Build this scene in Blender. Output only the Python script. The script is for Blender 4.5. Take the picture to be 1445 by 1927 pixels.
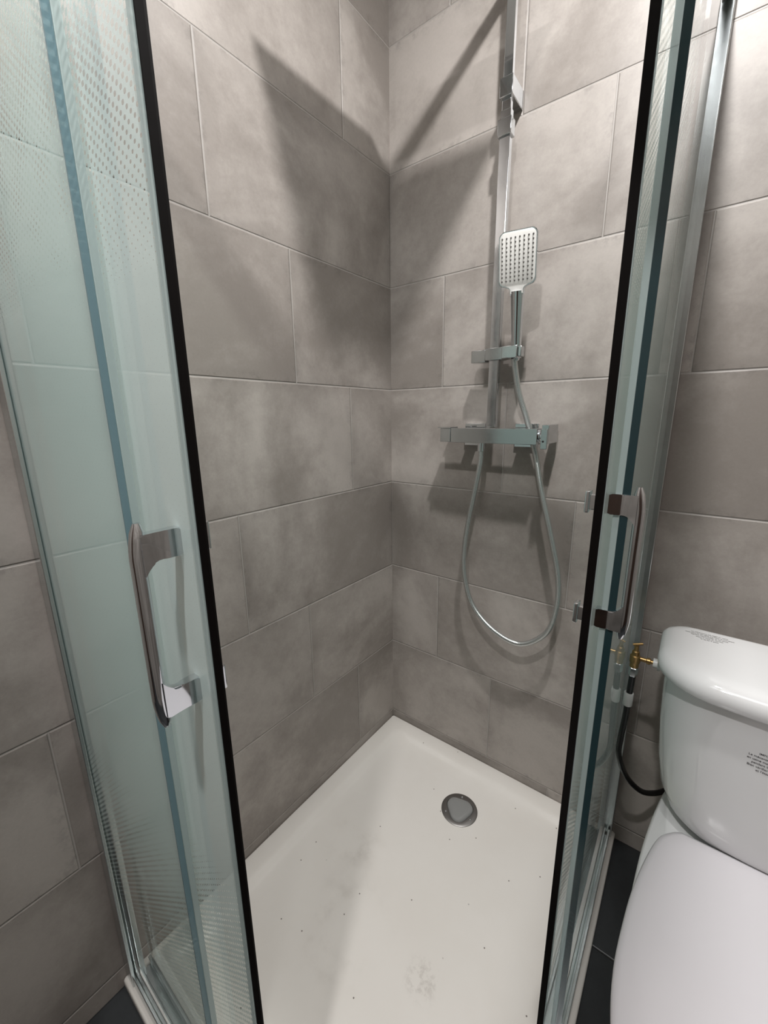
import bpy, bmesh, math, random
from mathutils import Vector, Matrix, Euler
random.seed(7)
for o in list(bpy.data.objects): bpy.data.objects.remove(o)
SC = bpy.context.scene
COL = SC.collection
PI = math.pi
# ------------------------------------------------------------------ camera
FPX = 762.4
cam_d = bpy.data.cameras.new('camera'); cam = bpy.data.objects.new('camera', cam_d); COL.objects.link(cam)
cam_d.sensor_fit = 'VERTICAL'; cam_d.sensor_height = 24.0; cam_d.sensor_width = 18.0
cam_d.lens = 24.0 * FPX / 1927.0
cam_d.clip_start = 0.02
Rr = Vector((0.79483827, 0.60672595, -0.01075855)); Rd = Vector((0.13105122, -0.18893999, -0.97320463)); Rf = Vector((-0.59250123, 0.77213037, -0.22968891))
Mx = Matrix((Rr, -Rd, -Rf)).transposed().to_4x4()
CAM = Vector((0.8193, -1.1133, 1.1249))
cam.matrix_world = Matrix.Translation(CAM) @ Mx
SC.camera = cam
# ------------------------------------------------------------------ light and exposure
w = bpy.data.worlds.new('world'); SC.world = w; w.use_nodes = True
w.node_tree.nodes['Background'].inputs[0].default_value = (0.9, 0.93, 1.0, 1)
w.node_tree.nodes['Background'].inputs[1].default_value = 0.0
def lamp(name, loc, power, size, color=(1, 1, 1), size_y=None):
    l = bpy.data.lights.new(name, 'AREA'); l.shape = 'DISK' if size_y is None else 'RECTANGLE'; l.size = size
    if size_y: l.size_y = size_y
    l.energy = power; l.color = color
    o = bpy.data.objects.new(name, l); o.location = loc; COL.objects.link(o)
    return o
lamp('ceiling_spot_light', (0.735, -1.45, 2.41), 17, 0.07, (1.0, 0.985, 0.975))
lamp('ceiling_spot_light', (0.722, -0.60, 2.37), 19, 0.06, (1.0, 0.985, 0.975))
lamp('added_fill_light', (0.75, -1.15, 2.43), 6, 0.8, (0.97, 0.98, 1.0), 0.6)  # soft overhead fill added to lift the tray and seat, not a fixture
SC.view_settings.view_transform = 'Standard'; SC.view_settings.look = 'None'
SC.view_settings.gamma = 1.0; SC.view_settings.use_curve_mapping = False
SC.view_settings.exposure = -0.03

# ------------------------------------------------------------------ material helpers
def lin(c):
    return tuple((v / 255 / 12.92 if v / 255 <= 0.04045 else ((v / 255 + 0.055) / 1.055) ** 2.4) for v in c) + (1,)
class NT:
    def __init__(s, name):
        s.m = bpy.data.materials.new(name); s.m.use_nodes = True; s.t = s.m.node_tree; s.n = s.t.nodes; s.n.clear()
        s.out = s.n.new('ShaderNodeOutputMaterial')
    def new(s, t, **k):
        x = s.n.new(t)
        for a, b in k.items(): setattr(x, a, b)
        return x
    def lk(s, a, b): s.t.links.new(a, b)
    def put(s, sock, v):
        if isinstance(v, bpy.types.NodeSocket): s.lk(v, sock)
        else: sock.default_value = v
    def math(s, op, a, b=None, c=None, clamp=False):
        x = s.new('ShaderNodeMath', operation=op); x.use_clamp = clamp
        s.put(x.inputs[0], a)
        if b is not None: s.put(x.inputs[1], b)
        if c is not None: s.put(x.inputs[2], c)
        return x.outputs[0]
    def smooth(s, v, a, b, o0=0.0, o1=1.0):
        x = s.new('ShaderNodeMapRange', interpolation_type='SMOOTHSTEP'); s.put(x.inputs[0], v)
        for i, q in enumerate((a, b, o0, o1)): s.put(x.inputs[i + 1], q)
        return x.outputs[0]
    def mix(s, f, a, b):
        x = s.new('ShaderNodeMix', data_type='RGBA'); s.put(x.inputs[0], f); s.put(x.inputs[6], a); s.put(x.inputs[7], b)
        return x.outputs[2]
    def noise(s, vec, scale, detail=4, rough=0.55, dist=0.0):
        x = s.new('ShaderNodeTexNoise'); s.lk(vec, x.inputs['Vector']); x.inputs['Scale'].default_value = scale
        x.inputs['Detail'].default_value = detail; x.inputs['Roughness'].default_value = rough; x.inputs['Distortion'].default_value = dist
        return x.outputs['Fac']
    def pos(s):
        g = s.new('ShaderNodeNewGeometry'); return g.outputs['Position']
    def xyz(s, v):
        x = s.new('ShaderNodeSeparateXYZ'); s.lk(v, x.inputs[0]); return x.outputs
    def comb(s, a, b, c):
        x = s.new('ShaderNodeCombineXYZ')
        for i, q in enumerate((a, b, c)): s.put(x.inputs[i], q)
        return x.outputs[0]
    def pbr(s, **k):
        b = s.new('ShaderNodeBsdfPrincipled')
        for a, v in k.items(): s.put(b.inputs[a.replace('_', ' ')], v)
        s.lk(b.outputs[0], s.out.inputs[0]); return b
def plain(name, col, rough=0.5, metal=0.0, spec=0.5, coat=0.0):
    s = NT(name); 
    n = s.noise(s.pos(), 60, 3)
    r = s.smooth(n, 0.2, 0.8, max(rough - 0.02, 0.0), rough + 0.03)
    b = s.pbr(Base_Color=col, Roughness=r, Metallic=metal); b.inputs['Specular IOR Level'].default_value = spec
    b.inputs['Coat Weight'].default_value = coat
    return s.m

TH, TW = 0.302, 0.598
def tile_material(name, axis, off0, base, light, grout, rough, floor=False):
    """axis: 0 -> runs along x, 1 -> runs along -y;  rows 0.302 m high, every row stepped by a third of a tile"""
    s = NT(name); P = s.pos(); X = s.xyz(P)
    if floor: u, v = X[0], s.math('MULTIPLY', X[1], -1.0)
    else:
        u = X[0] if axis == 0 else s.math('MULTIPLY', X[1], -1.0); v = X[2]
    vr = s.math('DIVIDE', s.math('ADD', v, 10 * TH), TH)
    row = s.math('FLOOR', vr); fv = s.math('SUBTRACT', vr, row)
    third = s.math('MODULO', row, 3.0)
    ush = s.math('DIVIDE', s.math('ADD', s.math('SUBTRACT', u, off0), s.math('MULTIPLY', third, 0.2 if axis == 0 else -0.2)), TW)
    ush = s.math('ADD', ush, 20.0)
    colm = s.math('FLOOR', ush); fu = s.math('SUBTRACT', ush, colm)
    # distance to the joints, metres
    dv = s.math('MULTIPLY', s.math('MINIMUM', fv, s.math('SUBTRACT', 1.0, fv)), TH)
    du = s.math('MULTIPLY', s.math('MINIMUM', fu, s.math('SUBTRACT', 1.0, fu)), TW)
    d = s.math('MINIMUM', dv, du)
    wn = s.new('ShaderNodeTexWhiteNoise', noise_dimensions='2D'); s.lk(s.comb(row, colm, 0), wn.inputs['Vector'])
    shift = s.new('ShaderNodeVectorMath', operation='SCALE'); s.lk(wn.outputs['Color'], shift.inputs[0]); shift.inputs['Scale'].default_value = 9.0
    vv = s.new('ShaderNodeVectorMath', operation='ADD'); s.lk(P, vv.inputs[0]); s.lk(shift.outputs[0], vv.inputs[1])
    V = vv.outputs[0]
    n1 = s.noise(V, 2.6, 5, 0.55, 0.6); n2 = s.noise(V, 30, 7, 0.75); n3 = s.noise(V, 180, 3, 0.7)
    f = s.smooth(s.math('ADD', s.math('MULTIPLY', n1, 0.78), s.math('MULTIPLY', n2, 0.22)), 0.36, 0.64)
    edge = s.smooth(d, 0.0, 0.035, 1.0, 0.0)
    patch = s.math('MULTIPLY', edge, s.smooth(n2, 0.45, 0.65))
    c = s.mix(f, base, light)
    fine = s.math('SUBTRACT', s.math('ADD', 1.0, s.math('MULTIPLY', s.math('SUBTRACT', n3, 0.5), 0.16)), s.math('MULTIPLY', patch, 0.26))
    tone = s.math('MULTIPLY', fine, s.math('ADD', 0.97, s.math('MULTIPLY', wn.outputs['Value'], 0.07)))
    sc = s.new('ShaderNodeVectorMath', operation='SCALE'); s.lk(c, sc.inputs[0]); s.lk(tone, sc.inputs['Scale'])
    g = s.smooth(d, 0.0009, 0.0016, 1.0, 0.0)
    col = s.mix(g, sc.outputs[0], grout)
    h = s.math('ADD', s.smooth(d, 0.0006, 0.0032), s.math('MULTIPLY', n2, 0.10))
    bp = s.new('ShaderNodeBump'); bp.inputs['Strength'].default_value = 0.8; bp.inputs['Distance'].default_value = 0.0016; s.lk(h, bp.inputs['Height'])
    rg = s.math('ADD', s.math('MULTIPLY', n1, 0.14), rough)
    b = s.pbr(Base_Color=col, Roughness=rg); s.lk(bp.outputs[0], b.inputs['Normal']); b.inputs['Specular IOR Level'].default_value = 0.45
    return s.m
T_A, T_B, T_G = lin((137, 130, 124)), lin((174, 167, 161)), lin((166, 161, 156))
M_TILE_LEFT = tile_material('beige_grey_tile_left', 1, 0.598 - 0.0, T_A, T_B, T_G, 0.34)
M_TILE_BACK = tile_material('beige_grey_tile_back', 0, 0.590, T_A, T_B, T_G, 0.34)
M_FLOOR = tile_material('charcoal_floor_tile', 0, 0.2, lin((38, 40, 42)), lin((54, 56, 58)), lin((60, 60, 60)), 0.30, floor=True)
M_CEIL = plain('ceiling_paint', lin((235, 235, 232)), 0.8)
M_CHROME = plain('chrome', (0.70, 0.72, 0.74, 1), 0.05, 1.0)
M_CHROME_S = plain('brushed_chrome', (0.58, 0.60, 0.61, 1), 0.12, 1.0)
M_ALU = plain('polished_aluminium', (0.62, 0.65, 0.65, 1), 0.24, 1.0)
M_STEEL = plain('drain_steel', (0.27, 0.26, 0.25, 1), 0.42, 1.0)
M_BLACK = plain('dark_magnetic_rubber', lin((10, 6, 5)), 0.7, spec=0.15)
M_CERAM = plain('white_ceramic', lin((226, 226, 226)), 0.07, coat=0.3)
M_SEAT = plain('white_seat_plastic', lin((214, 211, 214)), 0.20)
M_WPLAS = plain('white_plastic', lin((222, 222, 220)), 0.35)
M_NOZPLATE = plain('nozzle_plate_white', lin((226, 224, 220)), 0.35)
M_NOZ = plain('grey_silicone', lin((98, 94, 92)), 0.6)
M_BRASS = plain('brass', (0.40, 0.26, 0.11, 1), 0.35, 1.0)
M_HOSEB = plain('black_rubber_hose', lin((16, 16, 17)), 0.3)
M_INK = plain('printed_ink', lin((60, 56, 58)), 0.6)
M_INK2 = plain('printed_ink_pale', lin((92, 88, 84)), 0.6)
M_DARK = plain('dark_gap', lin((25, 25, 25)), 0.6)

def hose_material():
    s = NT('ribbed_metallic_hose'); uv = s.new('ShaderNodeTexCoord').outputs['UV']; X = s.xyz(uv)
    wv = s.math('SINE', s.math('MULTIPLY', X[0], 2 * PI / 0.0035))
    bp = s.new('ShaderNodeBump'); bp.inputs['Strength'].default_value = 0.35; bp.inputs['Distance'].default_value = 0.0005; s.lk(wv, bp.inputs['Height'])
    b = s.pbr(Base_Color=(0.58, 0.60, 0.59, 1), Roughness=0.26, Metallic=0.9); s.lk(bp.outputs[0], b.inputs['Normal'])
    return s.m
M_HOSE = hose_material()

def glass_material(name, tint, axis, frosted=True, cover=0.86):
    s = NT(name); g = s.new('ShaderNodeNewGeometry'); X = s.xyz(g.outputs['Position'])
    tr = s.new('ShaderNodeBsdfTransparent'); tr.inputs[0].default_value = tint
    gl = s.new('ShaderNodeBsdfGlossy'); gl.inputs['Roughness'].default_value = 0.0; gl.inputs['Color'].default_value = (1, 1, 1, 1)
    fr = s.new('ShaderNodeFresnel'); fr.inputs['IOR'].default_value = 1.45
    f = s.math('MULTIPLY', fr.outputs[0], s.math('SUBTRACT', 1.0, g.outputs['Backfacing']))
    mx = s.new('ShaderNodeMixShader'); s.lk(f, mx.inputs[0]); s.lk(tr.outputs[0], mx.inputs[1]); s.lk(gl.outputs[0], mx.inputs[2])
    sh = mx.outputs[0]
    if frosted:
        u = X[axis]; z = X[2]
        def ramp(v, a, b, c, d):
            r = s.new('ShaderNodeMapRange'); s.put(r.inputs[0], v)
            for i, q in enumerate((a, b, c, d)): r.inputs[i + 1].default_value = q
            return r.outputs[0]
        cov = s.math('MULTIPLY', ramp(z, 0.20, 0.60, -0.05, 1.0), ramp(z, 1.24, 1.66, 1.0, -0.05))
        hh = s.math('MULTIPLY', s.math('COSINE', s.math('MULTIPLY', u, 2 * PI / 0.0110)), s.math('COSINE', s.math('MULTIPLY', z, 2 * PI / 0.0096)))
        thr = s.math('SUBTRACT', 1.0, s.math('MULTIPLY', cov, 2.0))
        m = s.smooth(s.math('SUBTRACT', hh, thr), -0.03, 0.03)
        di = s.new('ShaderNodeBsdfDiffuse'); di.inputs[0].default_value = (0.78, 0.90, 0.89, 1)
        tl = s.new('ShaderNodeBsdfTranslucent'); tl.inputs[0].default_value = (0.78, 0.92, 0.91, 1)
        dm = s.new('ShaderNodeMixShader'); dm.inputs[0].default_value = 0.5; s.lk(di.outputs[0], dm.inputs[1]); s.lk(tl.outputs[0], dm.inputs[2])
        # the screen print sits on the front face only: the rear face stays clear
        face = s.math('MULTIPLY', s.math('MULTIPLY', m, cover), s.math('SUBTRACT', 1.0, g.outputs['Backfacing']))
        m2 = s.new('ShaderNodeMixShader'); s.lk(face, m2.inputs[0]); s.lk(tr.outputs[0], m2.inputs[1]); s.lk(dm.outputs[0], m2.inputs[2])
        m3 = s.new('ShaderNodeMixShader'); s.lk(f, m3.inputs[0]); s.lk(m2.outputs[0], m3.inputs[1]); s.lk(gl.outputs[0], m3.inputs[2])
        sh = m3.outputs[0]
    s.lk(sh, s.out.inputs[0])
    return s.m
TINT = (0.955, 0.98, 0.97, 1)
M_GLASS_X = glass_material('printed_glass_front', TINT, 0, True, 0.85)
M_GLASS_Y = glass_material('printed_glass_side', TINT, 1, True, 0.85)
def solid_edge(name, col, alpha, rough=0.15):
    s = NT(name); tr = s.new('ShaderNodeBsdfTransparent'); tr.inputs[0].default_value = (0.85, 0.93, 0.95, 1)
    b = s.new('ShaderNodeBsdfPrincipled'); b.inputs['Base Color'].default_value = col; b.inputs['Roughness'].default_value = rough
    mx = s.new('ShaderNodeMixShader'); mx.inputs[0].default_value = alpha; s.lk(tr.outputs[0], mx.inputs[1]); s.lk(b.outputs[0], mx.inputs[2]); s.lk(mx.outputs[0], s.out.inputs[0])
    return s.m
M_EDGE = solid_edge('green_glass_edge', lin((128, 158, 168)), 0.75)
M_SEALC = solid_edge('clear_plastic_seal', lin((205, 216, 214)), 0.55, 0.3)
M_DOME = solid_edge('clear_drain_dome', lin((150, 150, 148)), 0.8, 0.05)

def tray_material():
    s = NT('white_enamel_tray'); P = s.pos(); X = s.xyz(P)
    vo = s.new('ShaderNodeTexVoronoi', voronoi_dimensions='2D'); vo.inputs['Scale'].default_value = 17.0; s.lk(P, vo.inputs['Vector'])
    spk = s.smooth(vo.outputs['Distance'], 0.022, 0.032, 1.0, 0.0)
    cx = s.xyz(vo.outputs['Color'])[0]; pick = s.smooth(cx, 0.84, 0.87)
    spk = s.math('MULTIPLY', spk, pick)
    n = s.noise(P, 5, 5, 0.6); n2 = s.noise(P, 55, 5, 0.65)
    def blob(x, y, r):
        dx = s.math('SUBTRACT', X[0], x); dy = s.math('SUBTRACT', X[1], y)
        return s.smooth(s.math('SQRT', s.math('ADD', s.math('MULTIPLY', dx, dx), s.math('MULTIPLY', dy, dy))), r * 0.3, r, 1.0, 0.0)
    sm = s.math('ADD', s.math('MULTIPLY', blob(0.502, -0.585, 0.05), s.smooth(n2, 0.45, 0.62)), s.math('MULTIPLY', s.math('ADD', blob(0.30, -0.62, 0.14), blob(0.20, -0.45, 0.1)), s.smooth(n, 0.5, 0.65)))
    c = s.mix(s.math('MULTIPLY', sm, 0.30, clamp=True), lin((226, 222, 216)), lin((150, 142, 135)))
    c = s.mix(s.smooth(n, 0.35, 0.7, 0.0, 0.12), c, lin((200, 192, 180)))
    c = s.mix(s.math('MULTIPLY', spk, 0.85), c, lin((90, 80, 74)))
    b = s.pbr(Base_Color=c, Roughness=0.22); b.inputs['Specular IOR Level'].default_value = 0.5
    return s.m
M_TRAY = tray_material()

# ------------------------------------------------------------------ geometry helpers
def empty(name, loc, label=None, cat=None, group=None):
    o = bpy.data.objects.new(name, None); COL.objects.link(o); o.location = loc; o.empty_display_size = 0.05
    if label: o['label'] = label; o['category'] = cat
    if group: o['group'] = group
    return o
def wloc(o):
    v = Vector((0, 0, 0))
    while o is not None: v += Vector(o.location); o = o.parent
    return v
LATHED = set()
def link(name, bm, mat, parent=None, origin=None, smooth=True, angle=20):
    if id(bm) in LATHED: angle = max(angle, 40); LATHED.discard(id(bm))
    bmesh.ops.recalc_face_normals(bm, faces=bm.faces)
    me = bpy.data.meshes.new(name)
    base = wloc(parent) if parent else Vector((0, 0, 0))
    if origin is not None: base = Vector(origin)
    bmesh.ops.translate(bm, verts=bm.verts, vec=-base)
    if smooth:
        for f in bm.faces: f.smooth = True
        for e in bm.edges:
            if len(e.link_faces) == 2 and e.calc_face_angle(0) > math.radians(angle): e.smooth = False
    bm.to_mesh(me); bm.free(); me.materials.append(mat)
    o = bpy.data.objects.new(name, me); COL.objects.link(o)
    if parent:
        o.parent = parent
        o.location = base - wloc(parent)
    else: o.location = base
    return o
def tag(o, label=None, cat=None, group=None, kind=None):
    if label: o['label'] = label
    if cat: o['category'] = cat
    if group: o['group'] = group
    if kind: o['kind'] = kind
    return o
def bbox(bm, x, y, z, bev=0.0, seg=2):
    v = [bm.verts.new((x[i], y[j], z[k])) for i in (0, 1) for j in (0, 1) for k in (0, 1)]
    fs = [(0, 1, 3, 2), (4, 6, 7, 5), (0, 4, 5, 1), (2, 3, 7, 6), (0, 2, 6, 4), (1, 5, 7, 3)]
    F = [bm.faces.new([v[i] for i in f]) for f in fs]
    if bev > 0:
        E = list({e for f in F for e in f.edges})
        bmesh.ops.bevel(bm, geom=E, offset=bev, segments=seg, profile=0.5, affect='EDGES')
def box(name, x, y, z, mat, parent=None, bev=0.0, seg=2, **k):
    bm = bmesh.new(); bbox(bm, x, y, z, bev, seg); k.setdefault('angle', 20); return link(name, bm, mat, parent, **k)
def loft_into(bm, loops, cap0=True, cap1=True):
    rings = [[bm.verts.new(p) for p in L] for L in loops]; n = len(rings[0])
    for a, b in zip(rings, rings[1:]):
        for i in range(n): bm.faces.new((a[i], a[(i + 1) % n], b[(i + 1) % n], b[i]))
    if cap0: bm.faces.new(rings[0][::-1])
    if cap1: bm.faces.new(rings[-1])
    return rings
def loft(name, loops, mat, parent=None, cap0=True, cap1=True, **k):
    bm = bmesh.new(); loft_into(bm, loops, cap0, cap1); return link(name, bm, mat, parent, **k)
def rrect(x0, x1, y0, y1, r, z=0.0, seg=6):
    """rounded rectangle; r is one radius or four (x1y1, x0y1, x0y0, x1y0)"""
    rr = r if isinstance(r, (list, tuple)) else (r,) * 4
    P = []
    for (cx, cy, a0), q in zip(((x1, y1, 0), (x0, y1, 90), (x0, y0, 180), (x1, y0, 270)), rr):
        ox = cx - q if cx == x1 else cx + q; oy = cy - q if cy == y1 else cy + q
        for i in range(seg + 1):
            a = math.radians(a0 + 90 * i / seg); P.append(Vector((ox + q * math.cos(a), oy + q * math.sin(a), z)))
    return P
def frame_of(d):
    d = d.normalized(); up = Vector((0, 0, 1)) if abs(d.z) < 0.95 else Vector((0, 1, 0))
    a = d.cross(up).normalized(); return a, d.cross(a).normalized()
def catmull(P, n=12):
    P = [Vector(p) for p in P]; Q = [P[0] * 2 - P[1]] + P + [P[-1] * 2 - P[-2]]; out = []
    for i in range(1, len(Q) - 2):
        for j in range(n):
            t = j / n; a, b, c, d = Q[i - 1], Q[i], Q[i + 1], Q[i + 2]
            out.append(0.5 * ((2 * b) + (c - a) * t + (2 * a - 5 * b + 4 * c - d) * t * t + (-a + 3 * b - 3 * c + d) * t ** 3))
    return out + [P[-1]]
def sweep(name, pts, rad, mat, parent=None, seg=14, uv=False, **k):
    bm = bmesh.new(); L = bm.loops.layers.uv.new('UVMap')
    prev = None; rings = []; dist = [0]
    for i, p in enumerate(pts):
        d = (pts[min(i + 1, len(pts) - 1)] - pts[max(i - 1, 0)]).normalized()
        if prev is None: a, b = frame_of(d)
        else:
            a = (prev - d * prev.dot(d)).normalized(); b = d.cross(a)
        prev = a; r = rad[i] if isinstance(rad, (list, tuple)) else rad
        rings.append([bm.verts.new(p + (a * math.cos(2 * PI * j / seg) + b * math.sin(2 * PI * j / seg)) * r) for j in range(seg)])
        if i: dist.append(dist[-1] + (p - pts[i - 1]).length)
    for i in range(len(rings) - 1):
        for j in range(seg):
            f = bm.faces.new((rings[i][j], rings[i][(j + 1) % seg], rings[i + 1][(j + 1) % seg], rings[i + 1][j]))
            for l, (ii, jj) in zip(f.loops, ((i, j), (i, j + 1), (i + 1, j + 1), (i + 1, j))): l[L].uv = (dist[ii], jj / seg)
    bm.faces.new(rings[0][::-1]); bm.faces.new(rings[-1]); k.setdefault('angle', 45)
    return link(name, bm, mat, parent, **k)
def cyl(name, p0, p1, r0, mat, parent=None, r1=None, seg=24, **k):
    p0, p1 = Vector(p0), Vector(p1)
    return sweep(name, [p0, p1], [r0, r0 if r1 is None else r1], mat, parent, seg, **k)
def lathe(bm, c, axis, prof, seg=32):
    """prof: list of (distance along the axis, radius)"""
    c = Vector(c); axis = Vector(axis).normalized(); a, b = frame_of(axis)
    loops = [[c + axis * t + (a * math.cos(2 * PI * j / seg) + b * math.sin(2 * PI * j / seg)) * r for j in range(seg)] for t, r in prof]
    loft_into(bm, loops); LATHED.add(id(bm))

# ------------------------------------------------------------------ the room
ZF, ZC, XR, YF = -0.05, 2.44, 1.75, -2.25
tag(box('wall_left', (-0.1, 0), (YF, 0), (ZF, ZC), M_TILE_LEFT, smooth=False), kind='structure')
tag(box('wall_back', (-0.1, XR + 0.1), (0, 0.1), (ZF, ZC), M_TILE_BACK, smooth=False), kind='structure')
tag(box('wall_right', (XR, XR + 0.1), (YF, 0), (ZF, ZC), M_TILE_LEFT, smooth=False), kind='structure')
tag(box('wall_front', (-0.1, XR + 0.1), (YF - 0.1, YF), (ZF, ZC), M_TILE_BACK, smooth=False), kind='structure')
tag(box('floor', (-0.1, XR + 0.1), (YF - 0.1, 0.1), (ZF - 0.1, ZF), M_FLOOR, smooth=False), kind='structure')
tag(box('ceiling', (-0.1, XR + 0.1), (YF - 0.1, 0.1), (ZC, ZC + 0.1), M_CEIL, smooth=False), kind='structure')

M_DOORW = plain('dark_brown_door', lin((62, 46, 38)), 0.45)
dr = box('unseen_door_1', (0.62, 1.42), (YF, YF + 0.035), (ZF, 2.0), M_DOORW, bev=0.003); tag(dr, kind='structure')  # unseen door behind the camera, added to darken ambient and chrome reflections
for px0, px1, pz0, pz1 in ((0.72, 1.32, 0.12, 0.90), (0.72, 1.32, 1.02, 1.88)):
    box('door_panel', (px0, px1), (YF + 0.0355, YF + 0.045), (pz0, pz1), M_DOORW, dr, 0.004)

# ------------------------------------------------------------------ shower tray
TX, TY = 0.779, -0.973
def tray():
    loops = []
    def R(i, z, r): loops.append(rrect(0.001 + i, TX - i, TY + i, -0.001 - i, r, z, 8))
    R(0.001, ZF, 0.004); R(0, ZF + 0.003, 0.004); R(0, -0.031, 0.005); R(0.0015, -0.028, 0.006); R(0.004, -0.027, 0.008)
    R(0.044, -0.0268, 0.03); R(0.050, -0.0275, 0.035); R(0.057, -0.031, 0.045); R(0.066, -0.0375, 0.06); R(0.078, -0.042, 0.075); R(0.10, -0.0440, 0.09); R(0.14, -0.0448, 0.10)
    root = empty('shower_tray', (TX / 2, TY / 2, ZF), 'low white enamel shower tray set in the tiled corner, with grey specks and smudges', 'shower tray')
    loft('basin', loops, M_TRAY, root, angle=55)
tray()
def drain():
    c = Vector((0.389, -0.192, -0.0449)); R = 0.054
    root = empty('drain_cover', c, 'round grey metal drain cover with three screws in the white shower tray', 'drain')
    bm = bmesh.new(); prof_o = [(0, R), (0.0018, R), (0.0030, R - 0.002)]
    seg = 48
    def hole(a):  # three-lobed opening
        return 0.038 - 0.0045 * math.cos(3 * (a - math.radians(105)))
    ang = [2 * PI * j / seg for j in range(seg)]
    L = [[c + Vector((math.cos(a) * r, math.sin(a) * r, t)) for a in ang] for t, r in prof_o]
    L.append([c + Vector((math.cos(a) * (hole(a) + .001), math.sin(a) * (hole(a) + .001), 0.0030)) for a in ang])
    L.append([c + Vector((math.cos(a) * hole(a), math.sin(a) * hole(a), 0.0020)) for a in ang])
    L.append([c + Vector((math.cos(a) * hole(a), math.sin(a) * hole(a), 0.0004)) for a in ang])
    loft_into(bm, L, True, True); link('flange', bm, M_STEEL, root, angle=35)
    bm = bmesh.new()
    L = [[c + Vector((math.cos(a) * hole(a) * k, math.sin(a) * hole(a) * k, z)) for a in ang] for k, z in ((0.98, 0.0010), (0.95, 0.005), (0.88, 0.0075), (0.65, 0.009), (0.35, 0.0098), (0.1, 0.010))]
    loft_into(bm, L); d = link('dome', bm, M_DOME, root, angle=50); d['label'] = 'translucent grey dome in the middle of the drain'
    for k in range(3):
        a = math.radians(105 + 120 * k); p = c + Vector((math.cos(a) * 0.0425, math.sin(a) * 0.0425, 0.0028))
        bm = bmesh.new(); lathe(bm, p, (0, 0, 1), [(0, 0.0034), (0.0012, 0.0032), (0.0022, 0.0022), (0.0025, 0.0008)], 12); link('screw', bm, M_CHROME, root)
drain()

# ------------------------------------------------------------------ shower enclosure
ZT, ZB = 1.865, -0.027      # top and bottom of the enclosure
YD, YX = -0.935, -0.955     # sliding door / fixed pane planes of the front side
XD, XX = 0.735, 0.757       # sliding door / fixed pane planes of the right side
XE, YE = 0.368, -0.528      # free edges of the two fixed panes
def enclosure():
    root = empty('shower_enclosure', (0.385, -0.48, ZB), 'corner shower enclosure with silver wall profiles and two fixed printed glass panes', 'shower enclosure')
    # wall profiles: a U channel each with a thin dark joint line
    bm = bmesh.new()
    bbox(bm, (0.0005, 0.036), (-0.966, -0.9595), (ZB, ZT), 0.0012); bbox(bm, (0.0005, 0.040), (-0.9500, -0.9400), (ZB, ZT), 0.0012); bbox(bm, (0.0005, 0.010), (-0.962, -0.935), (ZB, ZT - 0.002))
    link('wall_profile', bm, M_ALU, root)
    bm = bmesh.new()
    bbox(bm, (0.753, 0.771), (-0.028, -0.0005), (ZB, ZT), 0.0012); bbox(bm, (0.7365, 0.7515), (-0.034, -0.0005), (ZB, ZT), 0.0012); bbox(bm, (0.74, 0.768), (-0.012, -0.0005), (ZB, ZT - 0.002))
    link('wall_profile', bm, M_ALU, root)
    for nm, za, zb in (('bottom_rail', ZB, 0.004), ('top_rail', 1.825, ZT)):
        bm = bmesh.new()
        for y0, y1, h in ((-0.964, -0.958, 1), (-0.951, -0.944, 0.75), (-0.930, -0.924, 1)):
            if nm == 'bottom_rail': bbox(bm, (0.028, 0.764), (y0, y1), (za, za + (zb - za) * h), 0.001)
            else: bbox(bm, (0.028, 0.764), (y0, y1), (zb - (zb - za) * h, zb), 0.001)
        bbox(bm, (0.028, 0.764), (-0.962, -0.926), (za, za + 0.008) if nm == 'bottom_rail' else (zb - 0.008, zb))
        link(nm, bm, M_ALU, root)
        bm = bmesh.new()
        for x0, x1, h in ((0.762, 0.768, 1), (0.746, 0.752, 0.75), (0.724, 0.730, 1)):
            if nm == 'bottom_rail': bbox(bm, (x0, x1), (-0.922, -0.034), (za, za + (zb - za) * h), 0.001)
            else: bbox(bm, (x0, x1), (-0.922, -0.034), (zb - (zb - za) * h, zb), 0.001)
        bbox(bm, (0.726, 0.766), (-0.922, -0.034), (za, za + 0.008) if nm == 'bottom_rail' else (zb - 0.008, zb))
        link(nm, bm, M_ALU, root)
    g = box('fixed_glass_pane', (0.014, XE), (YX - 0.003, YX + 0.003), (ZB + 0.009, 1.855), M_GLASS_X, root, smooth=False)
    box('glass_edge', (XE, XE + 0.0022), (YX - 0.0032, YX + 0.0032), (ZB + 0.009, 1.855), M_EDGE, g, smooth=False)['label'] = 'bluish polished glass edge'
    box('overlap_seal', (XE - 0.005, XE + 0.0020), (YX + 0.0036, YX + 0.0115), (ZB + 0.012, 1.852), M_SEALC, g, 0.001)['label'] = 'clear plastic overlap seal'
    g = box('fixed_glass_pane', (XX - 0.003, XX + 0.003), (YE, -0.014), (ZB + 0.009, 1.855), M_GLASS_Y, root, smooth=False)
    box('glass_edge', (XX - 0.0045, XX + 0.0045), (YE - 0.0022, YE), (ZB + 0.009, 1.855), solid_edge('dark_glass_edge', lin((40, 62, 66)), 0.95), g, smooth=False)['label'] = 'dark green polished glass edge'
    box('overlap_seal', (XX - 0.0125, XX - 0.0046), (YE - 0.002, YE + 0.010), (ZB + 0.012, 1.852), M_SEALC, g, 0.001)['label'] = 'clear plastic overlap seal'
enclosure()

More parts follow.
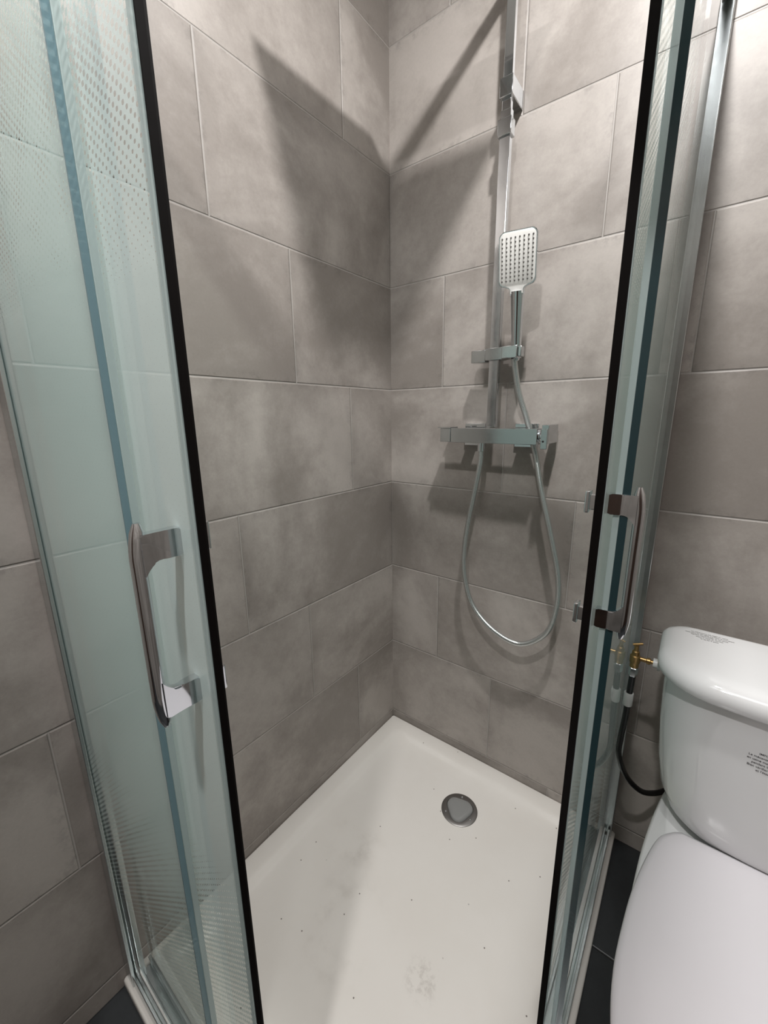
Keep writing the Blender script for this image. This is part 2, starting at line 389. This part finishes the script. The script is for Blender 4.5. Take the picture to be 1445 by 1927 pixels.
def handle(parent, side):
    """D handle outside the door, with two square knobs inside.  Local frame: n outward, t along the door (towards the opening)."""
    if side == 'L': base = Vector((0.437, YD, 0)); n = Vector((0, -1, 0)); t = Vector((1, 0, 0)); reach = 0.041
    else: base = Vector((XD, -0.527, 0)); n = Vector((1, 0, 0)); t = Vector((0, -1, 0)); reach = 0.038
    zt, zb = 1.036, 0.828
    root = None
    # bar: tapered at both ends
    bm = bmesh.new(); loops = []
    N = 26
    for i in range(N + 1):
        k = i / N; z = zb + (zt - zb) * k
        e = min(1.0, (min(k, 1 - k) / 0.075)) ; tp = math.sqrt(max(0.02, 1 - (1 - e) ** 2))
        back = 0.5 * (1 - math.cos(PI * min(1, min(k, 1 - k) / 0.16)))
        a, b = 0.0050 * (0.35 + 0.65 * tp), 0.0064 * (0.35 + 0.65 * tp)
        c = base + n * (reach - 0.003 + 0.003 * back); c.z = z
        loops.append([c + t * a * math.copysign(abs(math.cos(q)) ** 0.75, math.cos(q)) + n * b * math.copysign(abs(math.sin(q)) ** 0.75, math.sin(q)) for q in [2 * PI * j / 20 for j in range(20)]])
    loft_into(bm, loops)
    h = link('handle', bm, M_CHROME, parent, origin=base + Vector((0, 0, 0.93)), angle=50)
    for zc in (1.012, 0.852):
        bm = bmesh.new(); loops = []
        for i in range(11):
            k = i / 10; c = base + n * (0.0032 + (reach - 0.006) * k); c.z = zc
            fl = 0.012 * max(0, (k - 0.55) / 0.45) ** 2
            inw = -1 if zc > 0.93 else 1
            hz = 0.0135; wt = 0.0062 - 0.0012 * math.sin(PI * k)
            P = [(-wt, -hz + (fl * inw if inw < 0 else 0)), (wt, -hz + (fl * inw if inw < 0 else 0)), (wt, hz + (fl * inw if inw > 0 else 0)), (-wt, hz + (fl * inw if inw > 0 else 0))]
            loops.append([c + t * p[0] + Vector((0, 0, p[1])) for p in P])
        loft_into(bm, loops); bmesh.ops.bevel(bm, geom=[e for e in bm.edges if e.is_boundary is False and abs((e.verts[0].co - e.verts[1].co).normalized().dot(n)) > 0.9], offset=0.0015, segments=2, affect='EDGES')
        link('handle_arm', bm, M_CHROME, h)
        # inner knob
        bm = bmesh.new(); c = base.copy(); c.z = zc
        def slab(d0, d1, a, b):
            lo = c - n * d0; hi = c - n * d1; u = t * a
            xs = sorted((lo.x - abs(u.x), lo.x + abs(u.x), hi.x - abs(u.x), hi.x + abs(u.x))); ys = sorted((lo.y - abs(u.y), lo.y + abs(u.y), hi.y - abs(u.y), hi.y + abs(u.y)))
            bbox(bm, (xs[0], xs[-1]), (ys[0], ys[-1]), (c.z - b, c.z + b), 0.0014)
        slab(0.0032, 0.020, 0.006, 0.0105); slab(0.0185, 0.0245, 0.0085, 0.0145)
        link('inner_knob', bm, M_CHROME, h)
def doors():
    d = empty('sliding_door', (0.27, YD, ZB + 0.012), 'left sliding glass door, slid open in front of the left tiled wall, chrome D handle', 'shower door')
    box('glass_pane', (0.075, 0.466), (YD - 0.003, YD + 0.003), (ZB + 0.012, 1.845), M_GLASS_X, d, smooth=False)
    box('seal_channel', (0.4665, 0.4735), (YD - 0.005, YD + 0.005), (ZB + 0.012, 1.845), M_SEALC, d, 0.001)['label'] = 'clear plastic seal channel'
    bm = bmesh.new(); loft_into(bm, [[Vector((0.4737, YD - 0.003, z)), Vector((0.4755, YD - 0.003, z)), Vector((0.4790, YD + 0.0015, z)), Vector((0.4790, YD + 0.0035, z)), Vector((0.4737, YD + 0.0035, z))] for z in (ZB + 0.012, 1.845)])
    link('magnetic_seal', bm, M_BLACK, d)['label'] = 'dark brown-black magnetic seal strip'
    handle(d, 'L')
    d = empty('sliding_door', (XD, -0.35, ZB + 0.012), 'right sliding glass door beside the toilet, slid open, seen almost edge on', 'shower door')
    box('glass_pane', (XD - 0.003, XD + 0.003), (-0.566, -0.13), (ZB + 0.012, 1.845), M_GLASS_Y, d, smooth=False)
    box('seal_channel', (XD - 0.005, XD + 0.005), (-0.573, -0.5665), (ZB + 0.012, 1.845), M_SEALC, d, 0.001)['label'] = 'clear plastic seal channel'
    bm = bmesh.new(); loft_into(bm, [[Vector((XD - 0.0055, -0.5732, z)), Vector((XD + 0.0040, -0.5732, z)), Vector((XD + 0.0040, -0.577, z)), Vector((XD - 0.0045, -0.582, z))] for z in (ZB + 0.012, 1.845)])
    link('magnetic_seal', bm, M_BLACK, d)['label'] = 'dark brown-black magnetic seal strip'
    handle(d, 'R')
doors()

# ------------------------------------------------------------------ shower column, mixer, hand shower, hose
CX = 0.375
def column():
    r = empty('shower_column', (CX, -0.002, 1.10), 'tall chrome shower column with square rain head, fixed to the tiled back wall', 'shower column')
    box('riser', (CX - 0.0125, CX + 0.0125), (-0.064, -0.048), (1.094, 1.80), M_CHROME, r, 0.0012)
    box('riser_upper', (CX - 0.0105, CX + 0.0105), (-0.062, -0.050), (1.74, 2.105), M_CHROME, r, 0.0012)
    box('joint_clamp', (CX - 0.0165, CX + 0.0165), (-0.069, -0.045), (1.748, 1.782), M_CHROME_S, r, 0.0015)
    bm = bmesh.new(); bbox(bm, (CX - 0.0155, CX + 0.0155), (-0.069, -0.0015), (1.822, 1.860), 0.0015); link('wall_bracket', bm, M_CHROME_S, r)
    # slider with knob block on the left and holder on the right
    s = box('slider', (CX - 0.020, CX + 0.026), (-0.074, -0.040), (1.262, 1.291), M_CHROME_S, r, 0.0012)
    box('clamp_knob', (CX - 0.060, CX - 0.0205), (-0.071, -0.046), (1.259, 1.289), M_CHROME_S, s, 0.0012)
    bm = bmesh.new(); bbox(bm, (CX + 0.0265, CX + 0.066), (-0.082, -0.048), (1.262, 1.291), 0.0015)
    bbox(bm, (CX + 0.066, CX + 0.0745), (-0.076, -0.054), (1.265, 1.289), 0.0015); link('hand_shower_holder', bm, M_CHROME_S, s)
    # overhead arm and rain head
    bm = bmesh.new(); bbox(bm, (CX - 0.0125, CX + 0.0125), (-0.42, -0.050), (2.088, 2.104), 0.0015); a = link('overhead_arm', bm, M_CHROME, r)
    cyl('head_joint', (CX, -0.385, 2.090), (CX, -0.385, 2.046), 0.011, M_CHROME, a)
    box('rain_head', (CX - 0.125, CX + 0.125), (-0.510, -0.260), (2.036, 2.046), M_CHROME_S, r, 0.002)
column()
def mixer():
    r = empty('shower_mixer', (CX - 0.002, -0.002, 1.07), 'square chrome thermostatic mixer bar on the tiled back wall under the riser', 'mixer tap')
    x0, x1 = 0.2365, 0.5065
    box('body', (x0 + 0.034, x1), (-0.090, -0.046), (1.0525, 1.0915), M_CHROME_S, r, 0.001)
    k = box('flow_knob', (x0 + 0.001, x0 + 0.033), (-0.090, -0.048), (1.0535, 1.0905), M_CHROME_S, r, 0.001)
    box('knob_lip', (x0 - 0.005, x0 + 0.034), (-0.094, -0.048), (1.0915, 1.0940), M_CHROME_S, k, 0.0005)
    for i, cx in enumerate((0.3045, 0.4525)):
        box('escutcheon', (cx - 0.031, cx + 0.031), (-0.008, -0.0005), (1.040, 1.102), M_CHROME, r, 0.0012)
        cyl('union', (cx, -0.006, 1.072), (cx, -0.050, 1.072), 0.016, M_CHROME, r, seg=6)
    bm = bmesh.new(); lathe(bm, (x1, -0.067, 1.072), (1, 0, 0), [(0, 0.0175), (0.003, 0.0175), (0.004, 0.0135), (0.009, 0.0135), (0.010, 0.016), (0.014, 0.016)], 10); link('spindle', bm, M_CHROME, r)
    h = box('lever', (x1 + 0.0125, x1 + 0.0290), (-0.098, -0.018), (1.056, 1.101), M_CHROME_S, r, 0.001)
    bm = bmesh.new(); bbox(bm, (x1 + 0.0130, x1 + 0.0285), (-0.1045, -0.0975), (1.044, 1.092), 0.001); link('lever_tab', bm, M_CHROME_S, h)
    bm = bmesh.new(); lathe(bm, (x1 + 0.019, -0.1046, 1.062), (0, -1, 0), [(0, 0.0026), (0.0005, 0.0024)], 12); link('index_dot', bm, M_DARK, h)
    cyl('hose_outlet', (0.352, -0.066, 1.053), (0.352, -0.066, 1.030), 0.0095, M_CHROME, r)
mixer()
HB = Vector((0.434, -0.070, 1.292)); HT = Vector((0.440, -0.098, 1.404))
def hand_shower():
    r = empty('hand_shower', HB, 'rectangular chrome hand shower with white nozzle face, held upright in the slider', 'hand shower')
    up = (HT - HB).normalized()
    n = Vector((0.10, -1, -0.0)); n = (n - up * n.dot(up)).normalized(); s = up.cross(n); s = -s if s.x < 0 else s
    s = s.normalized()
    # handle: tapered
    pts = []; rad = []
    for i in range(15):
        k = i / 14; pts.append(HB + up * (-0.004 + 0.122 * k)); rad.append(0.0118 + 0.0046 * k ** 1.4)
    sweep('handle', pts, rad, M_CHROME, r, 20)
    bm = bmesh.new(); lathe(bm, HB - up * 0.036, up, [(0, 0.0075), (0.002, 0.0085), (0.026, 0.0098), (0.0315, 0.0098)], 20); link('hose_cone', bm, M_CHROME, r)
    C0 = HB + up * 0.118            # lower end of the head
    def outline(inset, zoff, w=0.0418, hgt=0.119, neck=0.0155):
        w -= inset; P2 = []
        def arc(cx, cy, rr, a0, a1, m=7):
            for i in range(m + 1):
                a = math.radians(a0 + (a1 - a0) * i / m); P2.append((cx + rr * math.cos(a), cy + rr * math.sin(a)))
        rc = 0.013; y0 = 0.014 + inset
        nk = neck - inset * 0.5
        P2.append((-nk, -0.008 + inset)); P2.append((nk, -0.008 + inset))
        arc(nk + 0.009, -0.001 + inset * .6, 0.009, 170, 95, 5)
        arc(w - rc, y0 + rc - 0.004, rc, -90, 0); arc(w - rc, hgt - inset - rc, rc, 0, 90)
        arc(-w + rc, hgt - inset - rc, rc, 90, 180); arc(-w + rc, y0 + rc - 0.004, rc, 180, 270)
        arc(-nk - 0.009, -0.001 + inset * .6, 0.009, 85, 10, 5)
        return [C0 + s * a + up * b + n * zoff for a, b in P2]
    bm = bmesh.new(); loft_into(bm, [outline(0.006, -0.010), outline(0.002, -0.007), outline(0.0, -0.003), outline(0.0, 0.0085), outline(0.0010, 0.0098)])
    link('head_shell', bm, M_CHROME, r, angle=30)
    bm = bmesh.new(); loft_into(bm, [outline(0.0022, 0.0090), outline(0.0022, 0.0108), outline(0.0030, 0.0113)])
    pl = link('nozzle_plate', bm, M_NOZPLATE, r, angle=30); pl['label'] = 'white nozzle face with rows of grey nozzles'
    first = None
    for i in range(8):
        for j in range(11):
            p = C0 + s * ((i - 3.5) * 0.0096) + up * (0.0225 + j * 0.0083) + n * 0.0112
            if first is None:
                bm = bmesh.new(); lathe(bm, p, n, [(0, 0.0019), (0.0012, 0.0017), (0.0021, 0.0010)], 8)
                first = link('nozzle', bm, M_NOZ, pl, origin=p)
            else:
                c = first.copy(); c.location = first.location + (p - wloc(first)); c.parent = pl; COL.objects.link(c)
hand_shower()
def hose():
    Yh = -0.052
    P = [(0.429, -0.066, 1.262), (0.431, -0.058, 1.235), (0.4395, -0.046, 1.18), (0.459, -0.036, 1.12), (0.474, -0.032, 1.07), (0.490, -0.034, 1.02),
         (0.514, -0.042, 0.93), (0.548, -0.050, 0.82), (0.577, -0.055, 0.71), (0.580, -0.060, 0.62), (0.558, -0.064, 0.545), (0.492, -0.068, 0.495), (0.410, -0.068, 0.515),
         (0.345, -0.066, 0.575), (0.316, -0.064, 0.66), (0.312, -0.063, 0.74), (0.322, -0.063, 0.83), (0.340, -0.064, 0.93), (0.352, -0.066, 1.00), (0.352, -0.066, 1.032)]
    o = sweep('shower_hose', catmull(P, 12), 0.0073, M_HOSE, None, 16, origin=(0.43, -0.06, 1.03))
    tag(o, 'silver flexible shower hose looping from the hand shower to the mixer', 'hose')
hose()

# ------------------------------------------------------------------ toilet
TCX = 1.0
def toilet():
    r = empty('toilet', (TCX, -0.45, ZF), 'white close-coupled toilet with closed lid beside the right glass door', 'toilet')
    def dense(P, m=5):
        out = []
        for i in range(len(P)):
            a, b = P[i], P[(i + 1) % len(P)]
            k = m * 3 if i % 9 == 8 else 1
            for j in range(k): out.append(a.lerp(b, j / k))
        return out
    def sec(hb, hf, yb, yf, z, rb, rf, bow):
        P = dense(rrect(TCX - hf, TCX + hf, yf, yb, (rb, rb, rf, rf), z, 8))
        out = []
        for p in P:
            t = (yb - p.y) / (yb - yf); hw = hb + (hf - hb) * t; x = (p.x - TCX) * hw / hf
            k = max(0, 1 - (x / hw) ** 2)
            out.append(Vector((TCX + x, p.y - bow * k * max(0, (t - 0.3) / 0.7), z)))
        return out
    # cistern
    L = []
    for z, hw, yf, rf in ((0.338, 0.080, -0.225, 0.05), (0.340, 0.105, -0.252, 0.06), (0.348, 0.126, -0.272, 0.065), (0.365, 0.140, -0.284, 0.068), (0.40, 0.152, -0.291, 0.070), (0.46, 0.162, -0.296, 0.07), (0.54, 0.169, -0.299, 0.07), (0.61, 0.172, -0.300, 0.07), (0.652, 0.173, -0.300, 0.07)):
        L.append(sec(hw, hw, -0.125, yf, z, 0.02, rf, 0.022))
    cis = loft('cistern', L, M_CERAM, r, angle=50)
    L = []
    for z, g in ((0.6535, -0.006), (0.6545, -0.001), (0.658, 0.002), (0.668, 0.003), (0.679, 0.001), (0.687, -0.006), (0.692, -0.018), (0.6935, -0.034), (0.694, -0.06)):
        L.append(sec(0.185 + g, 0.185 + g, -0.118 - max(0, -g) * 0.25, -0.312 - g, z, 0.028, 0.075, 0.022))
    lid = loft('cistern_lid', L, M_CERAM, r, angle=50)
    bm = bmesh.new(); lathe(bm, (TCX, -0.215, 0.6935), (0, 0, 1), [(0, 0.024), (0.004, 0.024), (0.0065, 0.021), (0.007, 0.012)], 28); link('flush_button', bm, M_CHROME, lid)
    # bowl with rear deck
    def egg(hwk, y0, y1, z, rear=0.9):
        """y0 rear, y1 front"""
        W = [(0.0, 0.62), (0.02, 0.70), (0.07, 0.80), (0.18, 0.885), (0.32, 0.955), (0.46, 0.99), (0.58, 1.0), (0.70, 0.965), (0.80, 0.88), (0.88, 0.74), (0.94, 0.56), (0.98, 0.33), (1.0, 0.0)]
        pts = [(w_ * hwk, y0 + (y1 - y0) * t) for t, w_ in W]
        right = catmull([Vector((TCX + a, b, z)) for a, b in pts], 4)
        left = [Vector((2 * TCX - p.x, p.y, z)) for p in right[:-1]]
        return right + left[::-1]
    L = [egg(0.11, -0.20, -0.58, ZF), egg(0.108, -0.20, -0.58, ZF + 0.02), egg(0.100, -0.20, -0.585, 0.06), egg(0.102, -0.19, -0.62, 0.14), egg(0.128, -0.17, -0.70, 0.22), egg(0.158, -0.150, -0.765, 0.285), egg(0.170, -0.135, -0.79, 0.312), egg(0.171, -0.13, -0.79, 0.328), egg(0.166, -0.135, -0.785, 0.334)]
    loft('bowl', L, M_CERAM, r, angle=60)
    bm = bmesh.new(); L = [rrect(TCX - h, TCX + h, -0.33, -0.13, 0.03, z, 6) for z, h in ((0.20, 0.10), (0.30, 0.13), (0.333, 0.135), (0.338, 0.130))]
    loft_into(bm, L); link('rear_deck', bm, M_CERAM, r, angle=50)
    # seat ring and closed lid
    loft('seat', [egg(0.168, -0.315, -0.795, 0.3345), egg(0.172, -0.312, -0.798, 0.338), egg(0.172, -0.312, -0.798, 0.346), egg(0.169, -0.315, -0.795, 0.3475)], M_SEAT, r, angle=60)
    L = [egg(0.171, -0.305, -0.80, 0.3485), egg(0.1765, -0.302, -0.806, 0.351), egg(0.1780, -0.301, -0.808, 0.356), egg(0.1755, -0.303, -0.805, 0.3605), egg(0.168, -0.310, -0.797, 0.3638), egg(0.150, -0.328, -0.778, 0.3660), egg(0.11, -0.37, -0.735, 0.3672), egg(0.04, -0.46, -0.62, 0.3675)]
    loft('seat_lid', L, M_SEAT, r, angle=60)
    # printed notices
    def text(body, size, mat, parent, rot, loc, spacing=1.0):
        cu = bpy.data.curves.new('printed_notice', 'FONT'); cu.body = body; cu.size = size; cu.align_x = 'CENTER'; cu.align_y = 'TOP'; cu.space_line = spacing
        cu.offset = 0.00006
        tmp = bpy.data.objects.new('tmp', cu); COL.objects.link(tmp); bpy.context.view_layer.update()
        me = bpy.data.meshes.new_from_object(tmp); bpy.data.objects.remove(tmp)
        me.materials.clear(); me.materials.append(mat)
        o = bpy.data.objects.new('printed_notice', me); COL.objects.link(o); o.parent = parent
        o.location = Vector(loc) - wloc(parent); o.rotation_euler = rot
        return o
    o = text("IMPORTANT\nLe mécanisme a été réglé\nen usine mais peut bouger\npendant le transport\nBien vérifier l'assemblage\net l'étanchéité", 0.0052, M_INK, cis, (math.radians(90), 0, 0), (0.978, 0, 0.595), 1.2)
    # wrap the notice on the bowed front
    base = wloc(o)
    for v in o.data.vertices:
        x = base.x + v.co.x; zz = base.z + v.co.y
        hw = 0.1705; yf = -0.2993; k = max(0, 1 - ((x - TCX) / hw) ** 2)
        v.co.z = 0.0
        v.co.z = -(yf - 0.022 * k - 0.0006 - base.y)
    o['label'] = 'small black printed notice in French'
    text("Le mécanisme est réglé en usine\nmais peut se dérégler pendant le transport\nVérifier l'assemblage et les joints\navant la mise en service\net après la pose", 0.0044, M_INK2, lid, (0, 0, math.radians(0)), (0.888, -0.142, 0.69445), 1.5)['label'] = 'small pale grey printed notice'
toilet()

# ------------------------------------------------------------------ cistern valve and supply hose
def supply():
    r = empty('shutoff_valve', (0.797, -0.15, 0.56), 'small brass shut-off valve with spindle between the glass door and the cistern', 'valve')
    c = Vector((0.774, -0.185, 0.0))
    bm = bmesh.new(); lathe(bm, c + Vector((0, 0, 0.600)), (0, 0, 1), [(0, 0.0085), (0.010, 0.0085), (0.012, 0.010), (0.026, 0.010), (0.028, 0.0075), (0.036, 0.0070), (0.038, 0.0045), (0.050, 0.0040)], 14)
    link('valve_body', bm, M_BRASS, r)
    cyl('tap_lever', c + Vector((-0.007, -0.004, 0.652)), c + Vector((0.010, 0.002, 0.656)), 0.0026, M_BRASS, r, seg=10)
    bm = bmesh.new(); lathe(bm, c + Vector((0, 0, 0.578)), (0, 0, 1), [(0, 0.0070), (0.002, 0.0085), (0.020, 0.0085), (0.0215, 0.007)], 6); link('lower_nut', bm, M_CHROME_S, r)
    bm = bmesh.new(); lathe(bm, c + Vector((0.006, 0, 0.622)), (1, 0, 0), [(0, 0.0046), (0.014, 0.0046), (0.015, 0.0066), (0.021, 0.0066), (0.022, 0.0042), (0.048, 0.0042)], 12); link('side_outlet', bm, M_BRASS, r)
    bm = bmesh.new(); lathe(bm, (0.8060, -0.185, 0.622), (1, 0, 0), [(0, 0.0095), (0.0075, 0.0095), (0.008, 0.0135), (0.0125, 0.0135), (0.013, 0.008), (0.022, 0.008)], 10); link('inlet_nut', bm, M_WPLAS, r)['label'] = 'white plastic nut on the cistern'
    P = [c + Vector((0, 0, 0.579)), c + Vector((-0.001, 0, 0.54)), c + Vector((-0.002, 0.0, 0.48)), Vector((0.769, -0.185, 0.42)), Vector((0.770, -0.182, 0.37)), Vector((0.789, -0.160, 0.305)), Vector((0.819, -0.120, 0.248)), Vector((0.846, -0.075, 0.218)), Vector((0.870, -0.035, 0.207)), Vector((0.885, -0.002, 0.205))]
    h = sweep('supply_hose', catmull(P, 10), 0.0062, M_HOSEB, None, 14, origin=(0.84, -0.17, 0.40))
    tag(h, 'black rubber supply hose curving down behind the toilet cistern', 'hose')
    a = bmesh.new(); lathe(a, (0.7722, -0.185, 0.505), (0, 0, 1), [(0, 0.0085), (0.001, 0.0092), (0.030, 0.0092), (0.031, 0.0085)], 16)
    link('paper_tag', a, M_WPLAS, h)['label'] = 'white tag wrapped round the hose'
supply()
